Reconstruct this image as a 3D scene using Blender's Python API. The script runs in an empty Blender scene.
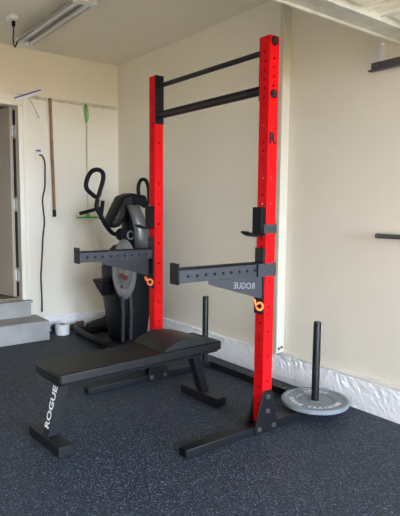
import bpy, bmesh, math, random
from mathutils import Vector, Matrix
random.seed(4)
C = bpy.context.scene.collection
PI = math.pi
scene = bpy.context.scene

# ---------------------------------------------------------------- camera
cam_d = bpy.data.cameras.new('camera')
cam = bpy.data.objects.new('camera', cam_d); C.objects.link(cam)
cx, cy, cz, yaw, pit, rol, f = -2.2153, -2.2273, 1.369, 0.6579, 0.0978, 0.0091, 523.4
F = Vector((math.sin(yaw)*math.cos(pit), math.cos(yaw)*math.cos(pit), -math.sin(pit)))
R0 = Vector((math.cos(yaw), -math.sin(yaw), 0)); U0 = R0.cross(F)
R = R0*math.cos(rol) + U0*math.sin(rol); U = R.cross(F)
cam.matrix_world = Matrix(((R.x, U.x, -F.x, cx), (R.y, U.y, -F.y, cy), (R.z, U.z, -F.z, cz), (0, 0, 0, 1)))
cam_d.sensor_fit = 'HORIZONTAL'; cam_d.sensor_width = 36; cam_d.lens = f/400*36
cam_d.clip_start = 0.05
scene.camera = cam

# ---------------------------------------------------------------- light
w = bpy.data.worlds.new('sky'); scene.world = w; w.use_nodes = True
bg = w.node_tree.nodes['Background']
bg.inputs[1].default_value = 34.0   # hazy sky, brighter towards the horizon
_tc = w.node_tree.nodes.new('ShaderNodeTexCoord'); _sx = w.node_tree.nodes.new('ShaderNodeSeparateXYZ')
_rp = w.node_tree.nodes.new('ShaderNodeValToRGB')
w.node_tree.links.new(_tc.outputs['Generated'], _sx.inputs[0]); w.node_tree.links.new(_sx.outputs[2], _rp.inputs[0])
w.node_tree.links.new(_rp.outputs[0], bg.inputs[0])
_rp.color_ramp.elements[0].position = 0.10; _rp.color_ramp.elements[0].color = (0.66, 0.79, 1.0, 1)
_rp.color_ramp.elements[1].position = 0.55; _rp.color_ramp.elements[1].color = (0.11, 0.15, 0.24, 1)
sd = bpy.data.lights.new('sun', 'SUN'); sd.energy = 22; sd.angle = 0.01; sd.color = (1.0, 0.88, 0.70)
sun = bpy.data.objects.new('sun', sd); C.objects.link(sun)
sun.rotation_euler = Vector((0.25, -0.62, -0.95)).to_track_quat('-Z', 'Y').to_euler()
pd = bpy.data.lights.new('sky_portal', 'AREA'); pd.shape = 'RECTANGLE'; pd.size = 4.4; pd.size_y = 2.3
pd.cycles.is_portal = True
port = bpy.data.objects.new('sky_portal', pd); C.objects.link(port)
port.location = (-1.7, -3.46, 1.15); port.rotation_euler = (PI/2, 0, 0)
vs = scene.view_settings
vs.view_transform = 'Standard'; vs.look = 'None'; vs.gamma = 1; vs.use_curve_mapping = False
vs.exposure = 0.35
scene.cycles.max_bounces = 12; scene.cycles.diffuse_bounces = 8; scene.cycles.glossy_bounces = 4
scene.cycles.use_denoising = True
scene.cycles.sample_clamp_indirect = 10

# ---------------------------------------------------------------- materials
def mat(name, col, rough=0.6, metal=0.0, spec=0.5, var=0.0, vscale=8.0, bump=0.0, bscale=60.0, coat=0.0, col2=None):
    m = bpy.data.materials.new(name); m.use_nodes = True
    nt = m.node_tree; b = nt.nodes['Principled BSDF']
    b.inputs['Base Color'].default_value = (*col, 1); b.inputs['Roughness'].default_value = rough
    b.inputs['Metallic'].default_value = metal; b.inputs['Specular IOR Level'].default_value = spec
    b.inputs['Coat Weight'].default_value = coat
    tc = nt.nodes.new('ShaderNodeTexCoord')
    n = nt.nodes.new('ShaderNodeTexNoise'); n.inputs['Scale'].default_value = vscale; n.inputs['Detail'].default_value = 4
    nt.links.new(tc.outputs['Object'], n.inputs['Vector'])
    mx = nt.nodes.new('ShaderNodeMix'); mx.data_type = 'RGBA'
    c2 = col2 or tuple(c*(1-var) for c in col)
    mx.inputs[6].default_value = (*col, 1); mx.inputs[7].default_value = (*c2, 1)
    rp = nt.nodes.new('ShaderNodeMapRange'); rp.inputs[1].default_value = 0.35; rp.inputs[2].default_value = 0.65
    nt.links.new(n.outputs['Fac'], rp.inputs[0]); nt.links.new(rp.outputs[0], mx.inputs[0])
    nt.links.new(mx.outputs[2], b.inputs['Base Color'])
    if bump > 0:
        n2 = nt.nodes.new('ShaderNodeTexNoise'); n2.inputs['Scale'].default_value = bscale; n2.inputs['Detail'].default_value = 5
        nt.links.new(tc.outputs['Object'], n2.inputs['Vector'])
        bp = nt.nodes.new('ShaderNodeBump'); bp.inputs['Strength'].default_value = bump; bp.inputs['Distance'].default_value = 0.01
        nt.links.new(n2.outputs['Fac'], bp.inputs['Height']); nt.links.new(bp.outputs[0], b.inputs['Normal'])
    return m

def floor_mat():
    m = bpy.data.materials.new('flecked_rubber'); m.use_nodes = True
    nt = m.node_tree; b = nt.nodes['Principled BSDF']
    b.inputs['Roughness'].default_value = 0.62; b.inputs['Specular IOR Level'].default_value = 0.38
    tc = nt.nodes.new('ShaderNodeTexCoord')
    base = (0.011, 0.0165, 0.026, 1)
    col = None
    for sc_, thr, c in ((190, 0.72, (0.13, 0.17, 0.22, 1)), (110, 0.90, (0.15, 0.19, 0.25, 1)), (260, 0.55, (0.045, 0.055, 0.080, 1))):
        v = nt.nodes.new('ShaderNodeTexVoronoi'); v.inputs['Scale'].default_value = sc_
        nt.links.new(tc.outputs['Object'], v.inputs['Vector'])
        sp = nt.nodes.new('ShaderNodeSeparateColor'); nt.links.new(v.outputs['Color'], sp.inputs[0])
        gt = nt.nodes.new('ShaderNodeMath'); gt.operation = 'GREATER_THAN'; gt.inputs[1].default_value = thr
        nt.links.new(sp.outputs[0], gt.inputs[0])
        lt = nt.nodes.new('ShaderNodeMath'); lt.operation = 'LESS_THAN'; lt.inputs[1].default_value = 0.45
        nt.links.new(v.outputs['Distance'], lt.inputs[0])
        mu = nt.nodes.new('ShaderNodeMath'); mu.operation = 'MULTIPLY'
        nt.links.new(gt.outputs[0], mu.inputs[0]); nt.links.new(lt.outputs[0], mu.inputs[1])
        mx = nt.nodes.new('ShaderNodeMix'); mx.data_type = 'RGBA'
        mx.inputs[7].default_value = c
        if col is None: mx.inputs[6].default_value = base
        else: nt.links.new(col, mx.inputs[6])
        nt.links.new(mu.outputs[0], mx.inputs[0]); col = mx.outputs[2]
    nt.links.new(col, b.inputs['Base Color'])
    n2 = nt.nodes.new('ShaderNodeTexNoise'); n2.inputs['Scale'].default_value = 180
    nt.links.new(tc.outputs['Object'], n2.inputs['Vector'])
    bp = nt.nodes.new('ShaderNodeBump'); bp.inputs['Strength'].default_value = 0.35; bp.inputs['Distance'].default_value = 0.004
    nt.links.new(n2.outputs['Fac'], bp.inputs['Height']); nt.links.new(bp.outputs[0], b.inputs['Normal'])
    return m

M = dict(
    wall=mat('wall_paint', (0.81, 0.755, 0.625), 0.7, var=0.05, vscale=1.2, bump=0.06, bscale=90),
    ceil=mat('ceiling_paint', (0.80, 0.75, 0.64), 0.8, var=0.05, vscale=1.5, bump=0.05),
    trim=mat('trim_paint', (0.86, 0.83, 0.74), 0.5, var=0.03),
    chipped=mat('chipped_rail_paint', (0.70, 0.66, 0.57), 0.6, col2=(0.50, 0.44, 0.35), vscale=22, bump=0.5, bscale=60),
    curb=mat('rough_white_concrete', (0.90, 0.90, 0.89), 0.45, var=0.05, vscale=18, bump=0.55, bscale=75),
    step=mat('painted_step', (0.36, 0.35, 0.33), 0.75, var=0.18, vscale=6, bump=0.3, bscale=40),
    conc=mat('driveway_concrete', (0.64, 0.42, 0.15), 0.85, var=0.1, vscale=2),
    rubber=floor_mat(),
    red=mat('red_powder_coat', (0.66, 0.005, 0.007), 0.45, spec=0.10, var=0.05, bump=0.05, bscale=300),
    black=mat('black_powder_coat', (0.007, 0.007, 0.008), 0.40, spec=0.28, bump=0.08, bscale=300),
    matte=mat('black_plastic', (0.004, 0.004, 0.005), 0.45, spec=0.16),
    grey=mat('graphite_powder_coat', (0.034, 0.037, 0.042), 0.45, spec=0.3, bump=0.08, bscale=300),
    bolt=mat('zinc_bolt', (0.16, 0.155, 0.15), 0.4, metal=0.8),
    dbolt=mat('black_bolt', (0.05, 0.045, 0.045), 0.4, metal=0.6),
    foam=mat('vinyl_pad', (0.006, 0.006, 0.006), 0.45, spec=0.28, bump=0.15, bscale=220),
    vinyl=mat('vinyl_cushion', (0.012, 0.012, 0.013), 0.40, spec=0.35, bump=0.1, bscale=200),
    stud=mat('stud_paint', (0.62, 0.585, 0.48), 0.55, var=0.03),
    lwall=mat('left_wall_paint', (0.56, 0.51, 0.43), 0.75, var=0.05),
    casing=mat('casing_paint', (0.80, 0.75, 0.62), 0.5, var=0.02),
    plate=mat('grey_rubber_plate', (0.20, 0.225, 0.235), 0.6, var=0.06, bump=0.1, bscale=200),
    platelet=mat('plate_lettering', (0.55, 0.57, 0.60), 0.6),
    dimprint=mat('dim_print', (0.20, 0.21, 0.22), 0.5),
    white=mat('white_print', (0.80, 0.80, 0.80), 0.6),
    greyprint=mat('grey_print', (0.42, 0.43, 0.45), 0.5),
    redprint=mat('dim_red_print', (0.16, 0.03, 0.02), 0.6),
    orange=mat('orange_cord', (0.95, 0.20, 0.04), 0.55),
    silver=mat('silver_plastic', (0.13, 0.133, 0.13), 0.35, metal=0.4),
    disc=mat('satin_grey_disc', (0.18, 0.175, 0.165), 0.45, metal=0.3),
    maroon=mat('maroon_plastic', (0.11, 0.02, 0.012), 0.5),
    screen=mat('dark_screen', (0.012, 0.012, 0.014), 0.15),
    galv=mat('galvanised_steel', (0.60, 0.62, 0.57), 0.45, metal=0.25, var=0.2, vscale=12),
    gdoor=mat('garage_door_paint', (0.90, 0.88, 0.80), 0.4, var=0.01),
    steel=mat('dark_track_steel', (0.09, 0.09, 0.095), 0.5, metal=0.3),
    wood=mat('brown_wood', (0.32, 0.17, 0.08), 0.6, col2=(0.22, 0.11, 0.05), vscale=14),
    woodfl=mat('threshold_wood', (0.30, 0.24, 0.18), 0.6, var=0.2),
    green=mat('green_plastic', (0.10, 0.42, 0.07), 0.5),
    pale=mat('pale_green_pole', (0.55, 0.60, 0.42), 0.5),
    blue=mat('blue_plastic', (0.05, 0.10, 0.30), 0.5),
    wplas=mat('white_plastic', (0.78, 0.78, 0.76), 0.45),
    fixture=mat('fixture_enamel', (0.42, 0.41, 0.38), 0.35, metal=0.3),
    tube=mat('unlit_tube_glass', (0.70, 0.70, 0.68), 0.25),
    recess=mat('fixture_recess', (0.30, 0.29, 0.27), 0.35, metal=0.3),
    door=mat('door_paint', (0.50, 0.42, 0.32), 0.55, var=0.03),
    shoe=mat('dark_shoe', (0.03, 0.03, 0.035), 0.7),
    sole=mat('brown_shoe', (0.12, 0.07, 0.05), 0.7),
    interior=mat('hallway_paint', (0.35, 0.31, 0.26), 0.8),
)

# ---------------------------------------------------------------- helpers
def tag(o, label=None, cat=None, group=None, kind=None):
    if label: o['label'] = label
    if cat: o['category'] = cat
    if group: o['group'] = group
    if kind: o['kind'] = kind
    return o

def obj(name, bm, m, parent=None, smooth=False, bev=0.0, seg=2, inv=True):
    me = bpy.data.meshes.new(name)
    bmesh.ops.recalc_face_normals(bm, faces=bm.faces)
    bm.to_mesh(me); bm.free()
    me.materials.append(M[m] if isinstance(m, str) else m)
    o = bpy.data.objects.new(name, me); C.objects.link(o)
    if smooth:
        for p in me.polygons: p.use_smooth = True
        try: me.set_sharp_from_angle(angle=math.radians(40))
        except Exception: pass
    if parent is not None:
        o.parent = parent
        o.matrix_parent_inverse = world_of(parent).inverted() if inv else Matrix()
    if bev > 0:
        b = o.modifiers.new('bevel', 'BEVEL'); b.width = bev; b.segments = seg; b.limit_method = 'ANGLE'
        for p in me.polygons: p.use_smooth = True
        try: me.set_sharp_from_angle(angle=math.radians(80))
        except Exception: pass
    return o

def world_of(o):
    m = Matrix.LocRotScale(o.location, o.rotation_euler, o.scale)
    if o.parent: m = world_of(o.parent) @ o.matrix_parent_inverse @ m
    return m

def empty(name, loc, label, cat, group=None):
    o = bpy.data.objects.new(name, None); C.objects.link(o)
    o.location = loc; o.empty_display_size = 0.1
    return tag(o, label, cat, group)

def box(bm, x0, x1, y0, y1, z0, z1, mtx=None):
    v = [bm.verts.new((x, y, z)) for x in (x0, x1) for y in (y0, y1) for z in (z0, z1)]
    if mtx: bmesh.ops.transform(bm, matrix=mtx, verts=v)
    for q in ((0,1,3,2),(4,6,7,5),(0,4,5,1),(2,3,7,6),(0,2,6,4),(1,5,7,3)): bm.faces.new([v[i] for i in q])
    return bm
def B(*a, **k): return box(bmesh.new(), *a, **k)

def prism(bm, pts, axis, a, b):
    """polygon in the two other axes extruded along axis from a to b"""
    def P(p, t):
        if axis == 'y': return (p[0], t, p[1])
        if axis == 'x': return (t, p[0], p[1])
        return (p[0], p[1], t)
    A = [bm.verts.new(P(p, a)) for p in pts]; Bv = [bm.verts.new(P(p, b)) for p in pts]
    bm.faces.new(A); bm.faces.new(Bv[::-1])
    n = len(pts)
    for i in range(n): bm.faces.new((A[i], A[(i+1) % n], Bv[(i+1) % n], Bv[i]))
    return bm

def tube(bm, pts, r, n=10, closed=False, flat=1.0):
    P = [Vector(p) for p in pts]; N = len(P); rings = []
    rr = r if isinstance(r, (list, tuple)) else [r]*N
    up = None
    for i in range(N):
        if closed: t = (P[(i+1) % N]-P[i-1]).normalized()
        else: t = (P[min(i+1, N-1)]-P[max(i-1, 0)]).normalized()
        if up is None:
            up = Vector((0, 0, 1)) if abs(t.z) < 0.9 else Vector((0, 1, 0))
        a = t.cross(up).normalized(); b = a.cross(t).normalized(); up = b
        rings.append([bm.verts.new(P[i] + (a*math.cos(2*PI*k/n) + b*flat*math.sin(2*PI*k/n))*rr[i]) for k in range(n)])
    for i in range(N if closed else N-1):
        A, Bq = rings[i], rings[(i+1) % N]
        for k in range(n): bm.faces.new((A[k], A[(k+1) % n], Bq[(k+1) % n], Bq[k]))
    if not closed:
        bm.faces.new(rings[0]); bm.faces.new(rings[-1][::-1])
    return bm

def smoothpts(pts, k=6, closed=False):
    P = [Vector(p) for p in pts]; n = len(P); out = []
    rng = n if closed else n-1
    for i in range(rng):
        p0 = P[(i-1) % n] if closed or i > 0 else P[0]
        p1 = P[i]; p2 = P[(i+1) % n]
        p3 = P[(i+2) % n] if closed or i+2 < n else P[-1]
        for j in range(k):
            t = j/k
            out.append(0.5*((2*p1)+(-p0+p2)*t+(2*p0-5*p1+4*p2-p3)*t*t+(-p0+3*p1-3*p2+p3)*t**3))
    if not closed: out.append(P[-1])
    return out

def lathe(bm, prof, c, axis=Vector((0, 0, 1)), n=32):
    """prof: list of (radius, height) along axis from c"""
    axis = Vector(axis).normalized(); a = axis.orthogonal().normalized(); b = axis.cross(a)
    rings = []
    for r, h in prof:
        if r < 1e-6: rings.append([bm.verts.new(Vector(c)+axis*h)])
        else: rings.append([bm.verts.new(Vector(c)+axis*h+(a*math.cos(2*PI*k/n)+b*math.sin(2*PI*k/n))*r) for k in range(n)])
    for A, D in zip(rings, rings[1:]):
        for k in range(n):
            k2 = (k+1) % n
            if len(A) == 1 and len(D) == 1: continue
            if len(A) == 1: bm.faces.new((A[0], D[k], D[k2]))
            elif len(D) == 1: bm.faces.new((A[k], D[0], A[k2]))
            else: bm.faces.new((A[k], D[k], D[k2], A[k2]))
    return bm

def cyl(bm, c, axis, r, h, n=20):
    return lathe(bm, [(0, 0), (r, 0), (r, h), (0, h)], c, axis, n)

def bolt(name, c, axis, m, parent, r=0.012):
    bm = bmesh.new()
    cyl(bm, c, axis, r*1.45, 0.003, 18)
    c2 = Vector(c)+Vector(axis).normalized()*0.003
    cyl(bm, c2, axis, r, 0.009, 6)
    return obj(name, bm, m, parent)

def text_mesh(s, size, depth=0.001, bold=0.0, align='CENTER'):
    cu = bpy.data.curves.new('txt', 'FONT'); cu.body = s; cu.size = size; cu.extrude = depth; cu.offset = bold
    cu.align_x = align; cu.align_y = 'CENTER'; cu.resolution_u = 3
    o = bpy.data.objects.new('txt', cu); C.objects.link(o)
    dg = bpy.context.evaluated_depsgraph_get()
    me = bpy.data.meshes.new_from_object(o.evaluated_get(dg))
    bpy.data.objects.remove(o); bpy.data.curves.remove(cu)
    return me

def text_bm(s, size, mtx, depth=0.001, bold=0.0):
    me = text_mesh(s, size, depth, bold); bm = bmesh.new(); bm.from_mesh(me); bpy.data.meshes.remove(me)
    bmesh.ops.transform(bm, matrix=mtx, verts=bm.verts)
    return bm

def frame(origin, right, up):
    r = Vector(right).normalized(); u = Vector(up).normalized(); n = r.cross(u)
    return Matrix(((r.x, u.x, n.x, origin[0]), (r.y, u.y, n.y, origin[1]), (r.z, u.z, n.z, origin[2]), (0, 0, 0, 1)))

def perf_face(bm, O, A, L, w, length, holes, r, t):
    """panel of width w along A, length along L from O (centre of the start edge) with round holes and inward rims"""
    O, A, L = Vector(O), Vector(A).normalized(), Vector(L).normalized(); Nn = A.cross(L)
    def pt(a, l, d=0): return bm.verts.new(O + A*a + L*l - Nn*d)
    hs = sorted(holes); cur = 0.0
    for i, h in enumerate(hs):
        d = w/2
        if i > 0: d = min(d, (h-hs[i-1])/2)
        if i < len(hs)-1: d = min(d, (hs[i+1]-h)/2)
        d = min(d, h-cur if h-cur > r*1.1 else d, length-h)
        if h-d > cur+1e-5:
            bm.faces.new((pt(-w/2, cur), pt(w/2, cur), pt(w/2, h-d), pt(-w/2, h-d)))
        out = []
        for (a0, l0, a1, l1) in ((-w/2, -d, w/2, -d), (w/2, -d, w/2, d), (w/2, d, -w/2, d), (-w/2, d, -w/2, -d)):
            for k in range(4): out.append((a0+(a1-a0)*k/4, l0+(l1-l0)*k/4))
        ov = [pt(a, h+l) for a, l in out]
        ang = [math.atan2(l, a) for a, l in out]
        iv = [pt(r*math.cos(q), h+r*math.sin(q)) for q in ang]
        jv = [pt(r*math.cos(q), h+r*math.sin(q), t) for q in ang]
        for k in range(16):
            k2 = (k+1) % 16
            bm.faces.new((ov[k], ov[k2], iv[k2], iv[k])); bm.faces.new((iv[k], iv[k2], jv[k2], jv[k]))
        cur = h+d
    if cur < length-1e-5:
        bm.faces.new((pt(-w/2, cur), pt(w/2, cur), pt(w/2, length), pt(-w/2, length)))

def perf_tube(O, L, A, w, h, length, holesA, holesN, r, t=0.005):
    """rectangular tube; w along A, h along N=A x L. holesA pierce the faces whose normal is +-A, holesN those with +-N"""
    bm = bmesh.new(); O, L, A = Vector(O), Vector(L).normalized(), Vector(A).normalized(); Nn = A.cross(L)
    perf_face(bm, O+Nn*h/2, A, L, w, length, holesN, r, t)
    perf_face(bm, O-Nn*h/2, -A, L, w, length, holesN, r, t)
    perf_face(bm, O+A*w/2, -Nn, L, h, length, holesA, r, t)
    perf_face(bm, O-A*w/2, Nn, L, h, length, holesA, r, t)
    for l in (0, length):
        bm.faces.new([bm.verts.new(O+L*l+A*(w/2*a)+Nn*(h/2*b)) for a, b in ((-1, -1), (1, -1), (1, 1), (-1, 1))])
    bmesh.ops.remove_doubles(bm, verts=bm.verts, dist=1e-5)
    return bm

def dup(root, dloc, label=None, rot=None):
    r = root.copy(); C.objects.link(r); r.location = Vector(root.location)+Vector(dloc)
    if label: r['label'] = label
    def kids(src, dst):
        for ch in [c for c in bpy.data.objects if c.parent == src]:
            c = ch.copy(); C.objects.link(c); c.parent = dst; c.matrix_parent_inverse = ch.matrix_parent_inverse.copy()
            kids(ch, c)
    kids(root, r)
    return r

# ---------------------------------------------------------------- setting
WX, BY, H = 0.80, 3.25, 2.965
LX, FY = -4.4, -3.4
def struct(name, bm, m, **k): return tag(obj(name, bm, m, **k), kind='structure')
struct('floor', B(LX, WX, FY, BY, -0.1, 0), 'rubber')
struct('floor_outside', B(LX-8, WX+8, -30, FY, -0.13, -0.03), 'conc')['label'] = 'concrete driveway outside the open garage door'
struct('ceiling', B(LX-.2, WX+.2, FY-.2, BY+.2, H, H+.2), 'ceil')
struct('wall_right', B(WX, WX+.2, FY-.2, BY+.2, -0.1, H), 'wall')
struct('wall_left', B(LX-.2, LX, FY-.2, BY+.2, -0.1, H), 'lwall')
bm = bmesh.new()
DX0, DX1, DZ0, DZ1 = -1.20, -0.34, 0.37, 2.395
box(bm, LX, DX0, BY, BY+.15, -.1, H); box(bm, DX1, WX, BY, BY+.15, -.1, H)
box(bm, DX0, DX1, BY, BY+.15, DZ1, H); box(bm, DX0, DX1, BY, BY+.15, -.1, DZ0-.02)
struct('wall_back', bm, 'wall')
bm = bmesh.new()
box(bm, LX, -3.9, FY-.15, FY, -.1, H); box(bm, 0.5, WX, FY-.15, FY, -.1, H); box(bm, -3.9, 0.5, FY-.15, FY, 2.3, H)
struct('wall_front', bm, 'wall')
# added unseen wall beside the driveway, blocking light into the opening from that side
struct('wall_light_blocker', B(LX-.1, LX+.3, -12, FY-.15, -.1, 4.5), 'interior')
# hallway behind the doorway
struct('floor_hallway', B(DX0-1.2, 0.9, BY+.15, 6.0, .25, DZ0), 'woodfl')
bm = bmesh.new()
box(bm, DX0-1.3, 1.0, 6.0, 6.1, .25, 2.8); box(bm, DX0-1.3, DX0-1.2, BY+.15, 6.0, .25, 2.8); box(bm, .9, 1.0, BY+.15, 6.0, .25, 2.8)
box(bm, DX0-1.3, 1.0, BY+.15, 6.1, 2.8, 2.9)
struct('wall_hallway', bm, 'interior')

# concrete stem walls showing below the drywall
def curb(name, along, a0, a1, w_pos, z, th):
    bm = bmesh.new(); n = int(abs(a1-a0)/.024); rows = 8; g = []
    for i in range(n+1):
        a = a0+(a1-a0)*i/n; col = []
        for j in range(rows+1):
            t = j/rows; zz = t*z; off = th
            if j == rows: zz += random.uniform(-.004, .003)
            if j >= rows-3: off += random.uniform(-.0045, .003)*(1 if j >= rows-2 else .6)
            else: off += random.uniform(-.0015, .0015)
            p = (w_pos-off, a, zz) if along == 'y' else (a, w_pos-off, zz)
            col.append(bm.verts.new(p))
        p = (w_pos+.01, a, z+.002) if along == 'y' else (a, w_pos+.01, z+.002)
        col.append(bm.verts.new(p)); g.append(col)
    for i in range(n):
        for j in range(rows+1): bm.faces.new((g[i][j], g[i+1][j], g[i+1][j+1], g[i][j+1]))
    return struct(name, bm, 'curb')
curb('baseboard_right', 'y', FY, BY-.03, WX, 0.205, 0.032)
curb('baseboard_back', 'x', -0.205, WX-.03, BY, 0.155, 0.03)
struct('trim_1', B(WX-.020, WX, FY, .575, .212, .235), 'trim', bev=.004)
bm = B(WX-.082, WX, .58, .618, .225, H)
t1 = struct('trim_2', bm, 'stud', bev=.004); t1['label'] = 'cream vertical stud standing out from the right wall'
for dy, dz in ((WX-.055, .262), (WX-.025, .27)):
    bolt('bolt', (dy, .58, dz), (0, -1, 0), 'bolt', t1, .008)
# chipped rail across the back wall
bm = bmesh.new()
prev = None; n = 60
for i in range(n):
    x0 = -.42+1.20*i/n; x1 = -.42+1.20*(i+1)/n
    box(bm, x0, x1, BY-.012-random.uniform(0, .004), BY, 2.468+random.uniform(-.004, .003), 2.498+random.uniform(-.003, .005))
struct('trim_3', bm, 'chipped')['label'] = 'rough chipped batten running across the back wall above the doorway'

# doorway
d = bpy.data.objects.new('door_1', None); C.objects.link(d); d.location = (DX1, BY, DZ0); tag(d, kind='structure')
bm = bmesh.new()
box(bm, DX1+.03, DX1+.07, BY-.018, BY+.001, DZ0-.16, DZ1+.09); box(bm, DX0-.10, DX0-.03, BY-.018, BY+.001, DZ0, DZ1+.09)
box(bm, DX0-.03, DX1+.03, BY-.018, BY+.001, DZ1+.02, DZ1+.09)
obj('door_casing', bm, 'casing', d, bev=.003)
bm = bmesh.new()
box(bm, DX1-.016, DX1+.03, BY-.012, BY+.155, DZ0, DZ1); box(bm, DX0-.03, DX0+.016, BY-.012, BY+.155, DZ0, DZ1)
box(bm, DX0-.03, DX1+.03, BY-.012, BY+.155, DZ1-.016, DZ1+.02)
obj('door_jamb', bm, 'casing', d, bev=.002)
ang = math.radians(75)
# leaf hinged at the right jamb, swung into the hallway
leaf_m = Matrix.Translation((DX1-.030, BY+.168, 0)) @ Matrix.Rotation(math.radians(103), 4, 'Z')
bm = B(0.0, .82, -.02, .02, DZ0+.012, DZ1-.01, mtx=leaf_m)
obj('door_leaf', bm, 'door', d, bev=.003)
for z in (.62, 1.38, 2.14):
    bm = B(DX1-.020, DX1-.015, BY+.08, BY+.156, z-.05, z+.05)
    cyl(bm, (DX1-.024, BY+.156, z-.05), (0, 0, 1), .008, .1, 10)
    tag(obj('hinge', bm, 'wplas', d), label='pale door hinge')
# shade of the leaf gap painted as dark strips on the jamb, between hinges
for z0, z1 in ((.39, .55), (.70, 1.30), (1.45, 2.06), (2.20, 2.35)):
    tag(obj('gap_shade_strip', B(DX1-.020, DX1-.015, BY+.085, BY+.150, z0, z1), 'shoe', d), label='dark strip painted as the shaded gap at the door jamb')

# ---------------------------------------------------------------- steps
bm = B(-1.75, -.215, 2.86, BY, 0, .20)
tag(obj('concrete_step', bm, 'step', bev=.008), 'lower wide grey painted step standing on the rubber floor', 'step')
bm = B(-1.5, -.29, 3.17, BY-.019, .20, .345); box(bm, -1.5, -.275, 3.155, BY-.019, .345, .37)
tag(obj('concrete_step', bm, 'step', bev=.004), 'upper narrow grey step with a lipped tread under the doorway', 'step')

# ---------------------------------------------------------------- garage door overhead
g = bpy.data.objects.new('door_2', None); C.objects.link(g); g.location = (-1.6, -1.5, 2.3); tag(g, kind='structure')
gx0, gx1 = -3.9, 0.66
bm = bmesh.new(); box(bm, gx0, gx1, -2.9, -.50, 2.335, 2.375)
obj('door_panel', bm, 'gdoor', g)
bm = bmesh.new()
sec = 0.53; nx = 8; pw = (gx1-gx0)/nx
for s in range(4):
    y1 = -.53-sec*s; y0 = y1-sec
    for i in range(nx):
        x0 = gx0+pw*i+.045; x1 = gx0+pw*(i+1)-.045
        a, b = y0+.07, y1-.07
        # raised moulding frame plus a raised field
        for (p, q, r_, s_) in ((x0, x1, a, a+.02), (x0, x1, b-.02, b), (x0, x0+.02, a+.02, b-.02), (x1-.02, x1, a+.02, b-.02)):
            box(bm, p, q, r_, s_, 2.316, 2.336)
        box(bm, x0+.06, x1-.06, a+.06, b-.06, 2.318, 2.336)
    if s: box(bm, gx0, gx1, y1-.006, y1+.006, 2.327, 2.336)
obj('panel_moulding', bm, 'gdoor', g, bev=.007)
bm = bmesh.new()
prism(bm, [(-.47, 2.375), (-.47, 2.298), (-.485, 2.298), (-.485, 2.31), (-.60, 2.31), (-.60, 2.298), (-.625, 2.298), (-.625, 2.335), (-.50, 2.335), (-.50, 2.375)], 'x', gx0, gx1+.02)
tag(obj('door_strut', bm, 'galv', g, bev=.002), label='galvanised metal stiffening strut')

t = empty('garage_door_track', (.74, -.17, 2.22), 'dark steel overhead door track high on the right wall', 'door track')
bm = bmesh.new()
prism(bm, [(.735, 2.285), (.735, 2.235), (.70, 2.235), (.70, 2.228), (.742, 2.228), (.742, 2.285)], 'y', -.17, -2.95)
obj('rail', bm, 'steel', t, bev=.001)
bm = bmesh.new()
perf_face(bm, (.755, -.235, 2.26), (0, -1, 0), (0, 0, 1), .038, H-2.26, [.03+.05*k for k in range(13)], .007, .003)
box(bm, .756, .790, -.220, -.216, 2.26, H)
tag(obj('hanger_strap', bm, 'wplas', t), label='white perforated angle strap')
bolt('bolt', (.735, -.215, 2.262), (-1, 0, 0), 'bolt', t, .007)

# ---------------------------------------------------------------- ceiling light
t = empty('shop_light', (-.42, 2.2, 2.93), 'long unlit twin-tube shop light hanging under the ceiling', 'ceiling light')
ly0, ly1 = 1.50, 2.86
prof = [(-.51, 2.875), (-.475, 2.925), (-.375, 2.925), (-.34, 2.875), (-.348, 2.873), (-.385, 2.905), (-.405, 2.905), (-.425, 2.885), (-.445, 2.905), (-.465, 2.905), (-.502, 2.873)]
obj('reflector', prism(bmesh.new(), prof, 'y', ly0, ly1), 'fixture', t)
for x in (-.470, -.380):
    bm = bmesh.new(); cyl(bm, (x, ly0+.03, 2.878), (0, 1, 0), .014, ly1-ly0-.06, 14)
    obj('fluorescent_tube', bm, 'tube', t, smooth=True)
for a, b in ((ly0-.03, ly0+.05), (ly1-.05, ly1+.03)):
    obj('end_cap', prism(bmesh.new(), [(-.515, 2.862), (-.48, 2.93), (-.37, 2.93), (-.335, 2.862)], 'y', a, b), 'wplas', t, bev=.004)
for y in (1.75, 2.6):
    bm = bmesh.new(); tube(bm, [(-.425, y, 2.92), (-.425, y, H)], .004, 6); obj('hanger', bm, 'galv', t)

t = empty('junction_box', (-.66, 2.43, H), 'small cream outlet box on the ceiling beside the shop light', 'outlet')
obj('box_body', B(-.70, -.63, 2.36, 2.47, 2.93, H), 'wplas', t, bev=.005)
tag(obj('power_cord', tube(bmesh.new(), smoothpts([(-.655, 2.42, 2.880), (-.652, 2.43, 2.86), (-.635, 2.50, 2.80), (-.59, 2.60, 2.77), (-.545, 2.70, 2.81), (-.522, 2.72, 2.855)], 5), .006, 8), 'matte', smooth=True), 'short black cord drooping from the ceiling box to the shop light', 'cord')
obj('plug', tube(bmesh.new(), [(-.655, 2.42, 2.926), (-.655, 2.422, 2.885)], .016, 10), 'matte', t)

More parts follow.
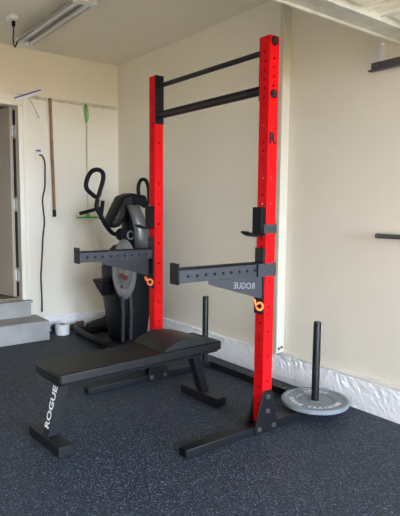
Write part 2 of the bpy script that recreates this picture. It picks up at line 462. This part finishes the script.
# ---------------------------------------------------------------- back-wall items
y = BY
t = empty('outlet_plate', (-.155, y, 1.9), 'white wall outlet with a blue and black marking beside the door', 'outlet')
obj('plate', B(-.185, -.115, y-.005, y, 1.845, 1.955), 'wall', t, bev=.002)
tag(obj('sticker', B(-.175, -.125, y-.008, y-.005, 1.930, 1.950), 'blue', t), label='dark blue sticker')
tag(obj('extension_cord', tube(bmesh.new(), smoothpts([(-.14, y-.008, 1.895), (-.12, y-.04, 1.885), (-.092, y-.03, 1.82), (-.088, y-.02, 1.70), (-.092, y-.018, 1.56), (-.120, y-.018, 1.42), (-.105, y-.018, 1.2), (-.125, y-.018, 1.02), (-.14, y-.018, .8), (-.155, y-.018, .6), (-.15, y-.02, .4), (-.16, y-.045, .225)], 6), .0075, 8), 'matte', smooth=True), 'thin black cord hanging down the back wall from the outlet', 'cord')

t = empty('wooden_stick', (-.02, y-.03, 1.24), 'brown wooden stick with a black tip hanging on the back wall', 'stick')
bm = tube(bmesh.new(), [(-.022, y-.030, 2.478), (.004, y-.032, 1.31)], .0155, 12); obj('shaft', bm, 'wood', t, smooth=True)
bm = tube(bmesh.new(), [(.003, y-.032, 1.32), (.005, y-.032, 1.245)], .0185, 12); tag(obj('tip', bm, 'matte', t, smooth=True), label='black rubber tip')
obj('hook', B(-.035, -.01, y-.03, y-.016, 2.472, 2.49), 'matte', t)

t = empty('green_rake', (.4, y-.03, 1.24), 'green hand tool with a pale pole and flat green head hanging on the back wall', 'garden tool')
bm = tube(bmesh.new(), [(.397, y-.03, 2.40), (.395, y-.03, 1.25)], .007, 8); obj('pole', bm, 'pale', t, smooth=True)
bm = tube(bmesh.new(), smoothpts([(.40, y-.03, 2.30), (.41, y-.03, 2.36), (.40, y-.03, 2.44), (.385, y-.03, 2.475), (.372, y-.03, 2.42), (.385, y-.03, 2.33), (.39, y-.03, 2.28)], 4), .009, 8); tag(obj('handle_grip', bm, 'green', t, smooth=True), label='bright green loop grip')
bm = B(.265, .515, y-.045, y-.015, 1.228, 1.246); prism(bm, [(.37, 1.246), (.42, 1.246), (.402, 1.30), (.388, 1.30)], 'y', y-.04, y-.02)
obj('head', bm, 'green', t, bev=.002)

t = empty('window_squeegee', (-.2, y-.03, 2.47), 'white squeegee with a dark blue blade hanging tilted beside the doorframe', 'squeegee')
mt = Matrix.Translation((-.255, y-.035, 2.488)) @ Matrix.Rotation(math.radians(-23.5), 4, 'Y')
obj('blade_holder', B(-.145, .145, -.014, .014, -.018, .010, mtx=mt), 'wplas', t, bev=.004)
obj('rubber_blade', B(-.148, .148, -.008, .008, .010, .022, mtx=mt), 'blue', t)
bm = tube(bmesh.new(), [(-.245, y-.035, 2.47), (-.20, y-.035, 2.40), (-.135, y-.035, 2.28)], [.010, .010, .014], 10)
obj('handle', bm, 'wplas', t, smooth=True)

# floor clutter by the back wall
t = empty('paper_roll', (-.02, 3.0, 0), 'squat white roll standing on the floor beside the lower step', 'roll')
bm = lathe(bmesh.new(), [(.025, .002), (.072, .002), (.074, .01), (.074, .105), (.068, .112), (.028, .112), (.025, .105), (.025, .002)], (-.02, 3.0, 0), n=32)
obj('roll_body', bm, 'wplas', t, smooth=True)
obj('roll_core', lathe(bmesh.new(), [(.025, .004), (.0245, .113), (.021, .113), (.021, .004)], (-.02, 3.0, 0)), 'sole', t, smooth=True)
bm = bmesh.new(); bmesh.ops.create_icosphere(bm, subdivisions=3, radius=.045)
for v in bm.verts: v.co.x *= 1.1; v.co.z *= .9; v.co += v.co.normalized()*random.uniform(-.003, .003); v.co += Vector((-.03, 3.17, .043))
tag(obj('black_ball', bm, 'shoe', smooth=True), 'small black round object on the floor behind the white roll', 'ball')

def make_shoe(name, x, y, rz, m, label, z=0, s=1.0):
    e = empty(name, (x, y, z), label, 'shoe', 'shoes by the back wall')
    e.rotation_euler = (0, 0, rz)
    bm = bmesh.new(); secs = []
    for i in range(13):
        t_ = i/12; wdt = (.036+.014*math.sin(PI*min(1, t_*1.15)))*(1 if .05 < t_ < .95 else .7)
        hh = .085-.05*t_ if t_ > .35 else .09
        hh *= (1 if t_ < .9 else .75)
        xx = -.135+.27*t_
        secs.append([bm.verts.new((xx*s, wdt*math.cos(a)*s, (.022+max(0, math.sin(a))*hh*.85)*s if math.sin(a) > 0 else .020*s)) for a in [2*PI*k/14 for k in range(14)]])
    for A, D in zip(secs, secs[1:]):
        for k in range(14): bm.faces.new((A[k], A[(k+1) % 14], D[(k+1) % 14], D[k]))
    bm.faces.new(secs[0]); bm.faces.new(secs[-1][::-1])
    obj('shoe_upper', bm, m, e, smooth=True, inv=False)
    pts = [(-.14*s, -.03*s), (-.10*s, -.042*s), (.05*s, -.05*s), (.12*s, -.04*s), (.145*s, 0), (.12*s, .04*s), (.05*s, .05*s), (-.10*s, .042*s), (-.14*s, .03*s)]
    obj('sole', prism(bmesh.new(), pts, 'z', 0, .022*s), 'shoe', e, bev=.004, inv=False)
    return e
make_shoe('shoe', .49, 3.10, math.radians(-178), 'shoe', 'dark rounded shoe nearest the exercise machine by the back wall', s=1.3)
make_shoe('shoe', .175, 3.15, math.radians(178), 'sole', 'flat brown shoe lying left of the dark rounded one', s=.85)

# ---------------------------------------------------------------- elliptical trainer
t = empty('elliptical_trainer', (.40, 2.4, 0), 'black and grey elliptical trainer with loop handles in the back corner', 'exercise machine')
# base
bm = bmesh.new()
tube(bm, smoothpts([(.14, 2.99, .055), (.10, 2.9, .055), (.07, 2.6, .055), (.07, 2.3, .055), (.10, 2.10, .052), (.17, 2.06, .05)], 5), .036, 12)
obj('side_rail', bm, 'matte', t, smooth=True)
bm = tube(bmesh.new(), smoothpts([(.60, 2.9, .055), (.60, 2.6, .055), (.58, 2.2, .055)], 4), .036, 12); obj('side_rail', bm, 'matte', t, smooth=True)
bm = tube(bmesh.new(), [(.02, 2.12, .042), (.66, 2.12, .042)], .040, 12); obj('front_stabiliser', bm, 'matte', t, smooth=True)
bm = tube(bmesh.new(), [(.08, 2.85, .04), (.64, 2.85, .04)], .038, 12); obj('rear_stabiliser', bm, 'matte', t, smooth=True)
# main shroud: lofted tower
def loft(secs, m, name, par, cap=True):
    bm = bmesh.new(); R_ = []
    for (z, x0, x1, y0, y1, k) in secs:
        ring = []; n = 24
        for i in range(n):
            a = 2*PI*i/n; c_, s_ = math.cos(a), math.sin(a)
            u = math.copysign(abs(c_)**k, c_); v = math.copysign(abs(s_)**k, s_)
            ring.append(bm.verts.new(((x0+x1)/2+u*(x1-x0)/2, (y0+y1)/2+v*(y1-y0)/2, z)))
        R_.append(ring)
    for A, D in zip(R_, R_[1:]):
        for i in range(len(A)): bm.faces.new((A[i], A[(i+1) % len(A)], D[(i+1) % len(A)], D[i]))
    bm.faces.new(R_[0]); bm.faces.new(R_[-1][::-1])
    return obj(name, bm, m, par, smooth=True)
loft([(.03, .26, .52, 2.14, 2.55, .45), (.15, .25, .54, 2.12, 2.58, .45), (.45, .21, .60, 2.14, 2.60, .45), (.75, .20, .61, 2.14, 2.62, .5), (.90, .22, .60, 2.15, 2.55, .6), (.98, .27, .58, 2.17, 2.5, .8)], 'matte', 'main_shroud', t)
loft([(.93, .32, .60, 2.18, 2.44, .6), (1.02, .33, .58, 2.16, 2.42, .6), (1.15, .33, .53, 2.16, 2.40, .6), (1.28, .33, .49, 2.18, 2.36, .6), (1.37, .34, .48, 2.20, 2.34, .6)], 'matte', 'upright_neck', t)
# silver spine arching up the front
bm = bmesh.new(); sp = [(.97, .455, 2.135, .078), (1.05, .450, 2.120, .078), (1.14, .435, 2.118, .072), (1.23, .415, 2.13, .066), (1.31, .395, 2.16, .062), (1.375, .38, 2.19, .060)]
L_, Rr, Lb, Rb = [], [], [], []
for z, x, yy, hw in sp:
    L_.append(bm.verts.new((x-hw, yy+.03, z))); Rr.append(bm.verts.new((x+hw, yy+.03, z)))
    Lb.append(bm.verts.new((x-hw*.45, yy, z))); Rb.append(bm.verts.new((x+hw*.45, yy, z)))
for i in range(len(sp)-1):
    for a, b in ((L_, Lb), (Lb, Rb), (Rb, Rr)): bm.faces.new((a[i], b[i], b[i+1], a[i+1]))
o = obj('spine_cover', bm, 'silver', t, smooth=True); tag(o, label='silver arched front cover')
md = o.modifiers.new('s', 'SOLIDIFY'); md.thickness = .02; md.offset = -1
# crank discs
for c, ax in (((.235, 2.115, .77), (-.62, -.78, 0)), ((.62, 2.30, .77), (1, 0, 0))):
    bm = bmesh.new()
    lathe(bm, [(0, .02), (.010, .02), (.016, .030), (.050, .030), (.058, .018), (.070, .018), (.078, .034), (.105, .034), (.118, .012), (.105, -.005)], c, ax, 40)
    for v in bm.verts: v.co.z = .77+(v.co.z-.77)*2.45
    tag(obj('crank_disc', bm, 'disc', t, smooth=True), label='grey oval crank disc')
am = frame((.225, 2.095, .70), (.78, -.62, 0), (0, 0, 1)) @ Matrix.Rotation(math.radians(-25), 4, 'Z')
tag(obj('disc_accent', B(-.05, .035, -.022, .022, .012, .03, mtx=am), 'maroon', t, bev=.008), label='maroon accent on the crank disc')
bm = cyl(bmesh.new(), (.255, 2.105, .80), (-.62, -.78, 0), .026, .036, 20); obj('crank_hub', bm, 'matte', t)
# front struts between disc and base
for x in (.215, .30):
    bm = tube(bmesh.new(), [(x, 2.12, .05), (x, 2.105, .35), (x-.01, 2.12, .62)], .018, 10); obj('front_strut', bm, 'grey', t, smooth=True)
# pivots and moving arms
for sx, pts in ((-1, [(.30, 2.30, 1.10), (.20, 2.27, 1.105), (.11, 2.25, 1.19), (.06, 2.25, 1.28), (.02, 2.25, 1.35), (.03, 2.25, 1.43)]),
                (1, [(.56, 2.34, 1.12), (.63, 2.36, 1.10), (.69, 2.38, 1.18), (.68, 2.38, 1.28), (.66, 2.38, 1.37)])):
    bm = tube(bmesh.new(), smoothpts(pts, 5), .021, 12); obj('handle_arm', bm, 'matte', t, smooth=True)
bm = tube(bmesh.new(), smoothpts([(.03, 2.25, 1.45), (-.03, 2.25, 1.478), (-.083, 2.25, 1.535), (-.072, 2.25, 1.615), (-.03, 2.25, 1.68), (.03, 2.25, 1.702), (.082, 2.25, 1.680), (.09, 2.25, 1.62), (.06, 2.25, 1.52)], 5, True), .021, 12, closed=True)
obj('loop_grip', bm, 'matte', t, smooth=True)
bm = tube(bmesh.new(), smoothpts([(.62, 2.38, 1.37), (.565, 2.38, 1.41), (.550, 2.38, 1.50), (.552, 2.38, 1.58), (.585, 2.38, 1.635), (.635, 2.38, 1.63), (.665, 2.38, 1.57), (.675, 2.38, 1.46), (.665, 2.38, 1.40)], 5, True), .019, 12, closed=True)
obj('loop_grip', bm, 'matte', t, smooth=True)
bm = tube(bmesh.new(), [(.06, 2.27, 1.345), (-.14, 2.27, 1.295)], .017, 10); tube(bm, [(.085, 2.30, 1.24), (.12, 2.32, 1.415)], .019, 10)
obj('fixed_grip', bm, 'matte', t, smooth=True)
bm = cyl(bmesh.new(), (.27, 2.24, 1.095), (0, -1, 0), .062, .05, 24); cyl(bm, (.27, 2.19, 1.095), (0, -1, 0), .045, .02, 24); obj('pivot_hub', bm, 'matte', t, smooth=True)
bm = lathe(bmesh.new(), [(.045, 0), (.045, .012), (.030, .014), (.030, 0)], (.33, 2.165, 1.09), (0, -1, 0), 24); tag(obj('pivot_ring', bm, 'silver', t, smooth=True), label='silver ring')
bm = B(.30, .56, 2.24, 2.36, 1.07, 1.13); obj('pivot_axle', bm, 'matte', t, bev=.01)
# console: tilted slab
bm = prism(bmesh.new(), [(.15, 1.19), (.19, 1.155), (.26, 1.17), (.40, 1.375), (.545, 1.38), (.57, 1.42), (.55, 1.475), (.39, 1.495), (.30, 1.465)], 'y', 2.23, 2.42)
obj('console', bm, 'matte', t, bev=.02, seg=3)
bm = prism(bmesh.new(), [(.185, 1.195), (.245, 1.195), (.39, 1.40), (.38, 1.465), (.31, 1.448)], 'y', 2.222, 2.232); obj('console_face', bm, 'screen', t, bev=.004)
bm = tube(bmesh.new(), smoothpts([(.50, 2.25, 1.24), (.57, 2.24, 1.14), (.635, 2.24, 1.08), (.57, 2.24, .99)], 4), [.012+.012*math.sin(PI*i/12) for i in range(13)], 8); obj('side_fin', bm, 'matte', t, smooth=True)
# pedals
for x0, x1, zz, y0 in ((.09, .20, .60, 2.30), (.64, .76, .32, 2.36)):
    bm = prism(bmesh.new(), [(y0, zz-.10), (y0+.10, zz-.04), (y0+.20, zz+.03), (y0+.19, zz+.05), (y0-.02, zz+.05)], 'x', x0, x1)
    obj('pedal', bm, 'matte', t, bev=.006)
    bm = tube(bmesh.new(), [(x1-.01 if x0 < .3 else x0+.02, y0+.05, zz-.02), (.34 if x0 < .3 else x0-.02, 2.6, .30)], .022, 10); obj('pedal_arm', bm, 'matte', t, smooth=True)

# ---------------------------------------------------------------- squat stand
D = 1.20; HT = 2.34; h = .0381
rk = empty('squat_stand', (0, .6, 0), 'tall red squat stand with black feet and two black pull-up bars', 'squat rack')
wide = [.32+.1524*k for k in range(11) if k != 9] + [2.065+.0508*k for k in range(4)]
wide = [z-.055 for z in wide]
close = [.12+.0508*k for k in range(43)]
close = [z-.055 for z in close]
ups = []
for yy in (0, D):
    bm = perf_tube((0, yy, .055), (0, 0, 1), (1, 0, 0), .0762, .0762, HT-.055, close, wide, .0078)
    u = obj('upright', bm, 'red', rk, bev=0); ups.append(u)
    tag(u, label='red perforated upright')
tag(obj('top_cap', B(-.036, .036, -.036, .036, HT, HT+.002), 'red', ups[0]), label=None)
for i, yy in enumerate((0, D)):
    # foot tube
    bm = B(-.60, .60, yy-.034, yy+.034, .002, .052)
    ft = obj('foot', bm, 'black', rk, bev=.005)
    for xe in (-.60, .60):
        obj('end_cap', B(xe-.004, xe+.004, yy-.031, yy+.031, .005, .049), 'matte', ft, bev=.002)
    for s in (-1, 1):
        ya = yy+s*.0385; yb = yy+s*.0465
        bm = prism(bmesh.new(), [(-.10, .006), (.085, .006), (.085, .055), (.034, .265), (-.034, .265), (-.10, .055)], 'y', min(ya, yb), max(ya, yb))
        gp = obj('gusset_plate', bm, 'black', rk, bev=.002)
        for bx, bz in ((-.068, .035), (.055, .035), (0, .135), (0, .225)):
            bolt('bolt', (bx, yb, bz), (0, s, 0), 'bolt', gp, .011)
bm = perf_tube((.555, .036, .034), (0, 1, 0), (1, 0, 0), .062, .050, D-.072, [], [.06+.0508*k for k in range(22)], .0075)
obj('cross_member', bm, 'black', rk)
# pull-up bars
for nm, z, r in (('thin_pull_up_bar', 2.266, .0165), ('thick_pull_up_bar', 2.052, .028)):
    bm = cyl(bmesh.new(), (0, .046, z), (0, 1, 0), r, D-.092, 24); obj(nm, bm, 'black', rk, smooth=True)
for yy, s in ((0, 1), (D, -1)):
    bm = bmesh.new(); ya, yb = yy+s*.0385, yy+s*.0465
    box(bm, -.038, .038, min(ya, yb), max(ya, yb), 1.985, HT+.002)
    mp = obj('bar_mount_plate', bm, 'black', rk, bev=.002)
    so = -s
    for bz in (2.312, 2.018):
        bolt('bolt', (0, yy+so*.0382, bz), (0, so, 0), 'dbolt', mp, .013)
        bm = cyl(bmesh.new(), (0, yy+so*.0380, bz), (0, so, 0), .026, .003, 20); obj('washer', bm, 'matte', mp)
# emblem
bm = text_bm('R', .086, frame((-.004, -.0388, 1.765), (1, 0, 0), (0, 0, 1)), .0004, .0045)
tag(obj('emblem', bm, 'black', rk), label='black letter R')
# plate storage posts
for yy in (0, D):
    bm = bmesh.new()
    lathe(bm, [(0, .052), (.052, .052), (.052, .058), (.0255, .060), (.0255, .608), (.022, .615), (0, .615)], (.497, yy, 0), n=28)
    obj('storage_post', bm, 'black', rk, smooth=True)

# ---------------------------------------------------------------- bumper plate
t = empty('bumper_plate', (.497, 0, .0605), 'flat grey bumper plate lying on the near storage post', 'weight plate')
pz = .0605
prof = [(.0275, pz), (.0275, pz+.022), (.045, pz+.022), (.048, pz+.018), (.120, pz+.018), (.126, pz+.024), (.192, pz+.024), (.198, pz+.030), (.218, pz+.030), (.225, pz+.024), (.225, pz+.005), (.220, pz), (.0275, pz)]
obj('plate_body', lathe(bmesh.new(), prof, (.497, 0, 0), n=64), 'plate', t, smooth=True)
def ring_text(s, r, a_mid, size, z, flip=False, step=None):
    step = step or size*.78/r
    out = bmesh.new(); n = len(s)
    for i, ch in enumerate(s):
        if ch == ' ': continue
        # text read from inside (flip) runs counter-clockwise
        a = a_mid + (i-(n-1)/2)*step*(1 if flip else -1)
        rad = Vector((math.cos(a), math.sin(a), 0))
        up = -rad if flip else rad
        right = up.cross(Vector((0, 0, 1)))
        me = text_mesh(ch, size, .0008, .0022)
        b2 = bmesh.new(); b2.from_mesh(me)
        bmesh.ops.transform(b2, matrix=frame((.497+rad.x*r, rad.y*r, z), right, up), verts=b2.verts)
        b2.to_mesh(me); b2.free(); out.from_mesh(me); bpy.data.meshes.remove(me)
    return out
va = math.atan2(-2.227, -2.215-.497)
for word, a_ in (('ROGUE', -1.05), ('TRAINING', .55)):
    tag(obj('lettering', ring_text(word, .158, va+a_, .042, pz+.0245, True, step=.215), 'platelet', t), label='pale raised lettering')
tag(obj('lettering', ring_text('ROGUE', .158, va+PI, .042, pz+.0245, True, step=.23), 'platelet', t), label='pale raised lettering')

# ---------------------------------------------------------------- j-cups
def jcup(yy, s, label):
    t = empty('j_cup', (-.06, yy, 1.19), label, 'barbell hook', 'barbell hooks on the uprights')
    obj('hook_body', B(-.078, -.0385, yy-.038, yy+.038, 1.205, 1.37), 'matte', t, bev=.004)
    bm = prism(bmesh.new(), [(-.045, 1.20), (-.045, 1.222), (-.12, 1.212), (-.145, 1.222), (-.172, 1.232), (-.174, 1.220), (-.148, 1.207), (-.12, 1.197)], 'y', yy-.032, yy+.032)
    obj('hook_lip', bm, 'matte', t, bev=.002)
    q = [(-.06, s*.0388), (.0388, s*.0388), (.0388, s*.012), (.0445, s*.012), (.0445, s*.0448), (-.06, s*.0448)]
    obj('strap', prism(bmesh.new(), [(a, yy+b) for a, b in q], 'z', 1.215, 1.270), 'grey', t, bev=.001)
    return t
jcup(0, -1, 'black barbell hook on the nearer red upright')
jcup(D, 1, 'black barbell hook on the far red upright, beside the exercise machine')

# ---------------------------------------------------------------- spotter arms
def spotter(yy, s, label):
    t = empty('spotter_arm', (-.05, yy, .96), label, 'spotter arm', 'safety arms of the squat stand')
    bm = perf_tube((-.053, yy, 1.003), (-1, 0, 0), (0, 0, 1), .068, .060, .602, [], [.062+.060*k for k in range(9)], .0085)
    bm2 = bmesh.new()
    obj('beam', bm, 'grey', t)
    obj('beam_liner', B(-.652, -.053, yy-.026, yy+.026, 1.0372, 1.047), 'matte', t, bev=.002)
    obj('end_plate', B(-.667, -.655, yy-.038, yy+.038, .962, 1.074), 'matte', t, bev=.003)
    obj('back_plate', B(-.0525, -.0385, yy-.036, yy+.036, .735, 1.13), 'black', t, bev=.002)
    q = [(-.10, s*.0390), (.0388, s*.0390), (.0388, s*.012), (.0455, s*.012), (.0455, s*.0460), (-.10, s*.0460)]
    obj('bracket', prism(bmesh.new(), [(a, yy+b) for a, b in q], 'z', .962, 1.040), 'grey', t, bev=.0015)
    ga, gb = sorted((yy+s*.025, yy+s*.031))
    bm = prism(bmesh.new(), [(-.455, .9685), (-.455, .950), (-.44, .942), (-.10, .843), (-.053, .830), (-.053, .9685)], 'y', ga, gb)
    gs = obj('gusset', bm, 'grey', t, bev=.001)
    bm = text_bm('ROGUE', .050, frame((-.195, yy+s*.0316, .918), (-1, 0, .10), (.10, 0, 1)), .0004, .0004)
    tag(obj('lettering', bm, 'dimprint', gs), label='faint grey lettering seen reversed')
    bolt('bolt', (.0, yy+s*.046, 1.0), (0, s, 0), 'bolt', t, .005)
    # pull pin with orange cord
    bm = cyl(bmesh.new(), (-.053, yy-.006, .80), (-1, 0, 0), .010, .035, 14); obj('pin', bm, 'dbolt', t)
    pts = [(-.088, yy-.012, .802), (-.108, yy-.03, .822), (-.125, yy-.042, .830), (-.118, yy-.046, .808), (-.085, yy-.050, .812), (-.066, yy-.053, .790), (-.078, yy-.048, .768), (-.102, yy-.042, .778)]
    bm = tube(bmesh.new(), smoothpts(pts, 5, True), .0072, 8, closed=True)
    tag(obj('pin_lanyard', bm, 'orange', t, smooth=True), label='bright orange cord loop')
    return t
spotter(0, -1, 'long grey safety arm on the nearer red upright, with faint lettering')
spotter(D, 1, 'long grey safety arm on the far red upright, crossing in front of the exercise machine')

# ---------------------------------------------------------------- bench
bn = empty('weight_bench', (-.535, .605, 0), 'long flat black weight bench standing inside the squat stand', 'bench')
bn.rotation_euler = (0, 0, math.radians(2.6))
def bo(name, bm, m, par=None, **k): return obj(name, bm, m, par or bn, inv=False, **k)
# pad (rounded corner outline)
def rounded(x0, x1, y0, y1, r, n=5):
    P = []
    for cx_, cy_, a0 in ((x1-r, y1-r, 0), (x0+r, y1-r, 90), (x0+r, y0+r, 180), (x1-r, y0+r, 270)):
        for k in range(n+1):
            a = math.radians(a0+90*k/n); P.append((cx_+r*math.cos(a), cy_+r*math.sin(a)))
    return P
bm = prism(bmesh.new(), rounded(-.605, .600, -.165, .165, .03), 'z', .392, .450)
bo('pad', bm, 'foam', bev=.009, seg=3)
bo('pad_board', prism(bmesh.new(), rounded(-.59, .585, -.15, .15, .03), 'z', .380, .3925), 'matte')
bo('frame_beam', B(-.545, .50, -.038, .038, .330, .380), 'black', bev=.004)
for sx, xt, xb in ((-1, -.505, -.585), (1, .46, .565)):
    bm = prism(bmesh.new(), [(xt-.030*1, .379), (xt+.034, .379), (xb+.030, .060), (xb-.034, .060)], 'y', -.033, .033)
    lg = bo('leg', bm, 'black', bev=.003)
    bo('foot_bar', B(xb-.045, xb+.045, -.20, .20, .004, .064), 'black', bev=.004)
    for yy in (-.17, .17):
        bo('rubber_pad', B(xb-.03, xb+.03, yy-.02, yy+.02, .0, .005), 'matte')
    if sx < 0:
        p0, p1 = Vector((xb-.034, 0, .060)), Vector((xt-.030, 0, .379)); upv = (p1-p0).normalized()
        fm = frame(p0.lerp(p1, .50), upv, (0, 1, 0)); fm = fm @ Matrix.Translation((0, 0, .0012))
        bm = text_bm('ROGUE', .072, fm, .0004, .0018)
        o = bo('lettering', bm, 'white', lg); tag(o, label='white brand lettering')

# ---------------------------------------------------------------- arched cushion on the bench
t = empty('arched_cushion', (-.21, .635, .45), 'black arched sit-up cushion lying on the right end of the bench', 'exercise cushion')
t.rotation_euler = (0, 0, math.radians(3))
pts = []
for k in range(17):
    u = k/16; x = -.215+.43*u
    z = .004+.056*math.sin(PI*u**.85)
    pts.append((x, z))
pts = [(-.22, .001)]+pts+[(.22, .001)]
bm = prism(bmesh.new(), pts, 'y', -.165, .185)
obj('cushion_body', bm, 'vinyl', t, inv=False, bev=.004)
a = math.radians(4)
bm = text_bm('R', .10, frame((0.0, .03, .0655), (0, 1, 0), (-1, 0, 0)), .0004, .002)
tag(obj('emblem', bm, 'redprint', t, inv=False), label='dull red printed mark')

# ---------------------------------------------------------------- bar on the right wall
t = empty('wall_bar', (.74, -1.1, 1.19), 'dark round metal bar held along the right wall', 'metal bar')
bm = cyl(bmesh.new(), (.74, -2.4, 1.193), (0, 1, 0), .0155, 2.145, 20); obj('shaft', bm, 'steel', t, smooth=True)
bm = lathe(bmesh.new(), [(.0155, 0), (.0175, .002), (.0175, .012), (.0155, .014)], (.74, -.275, 1.193), (0, 1, 0), 20); obj('end_ring', bm, 'bolt', t, smooth=True)
for yy in (-.75, -1.9):
    bm = B(.70, .80, yy-.02, yy+.02, 1.165, 1.177); box(bm, .70, .708, yy-.02, yy+.02, 1.177, 1.215); box(bm, .792, .80, yy-.03, yy+.03, 1.13, 1.23)
    obj('wall_hook', bm, 'steel', t, bev=.001)
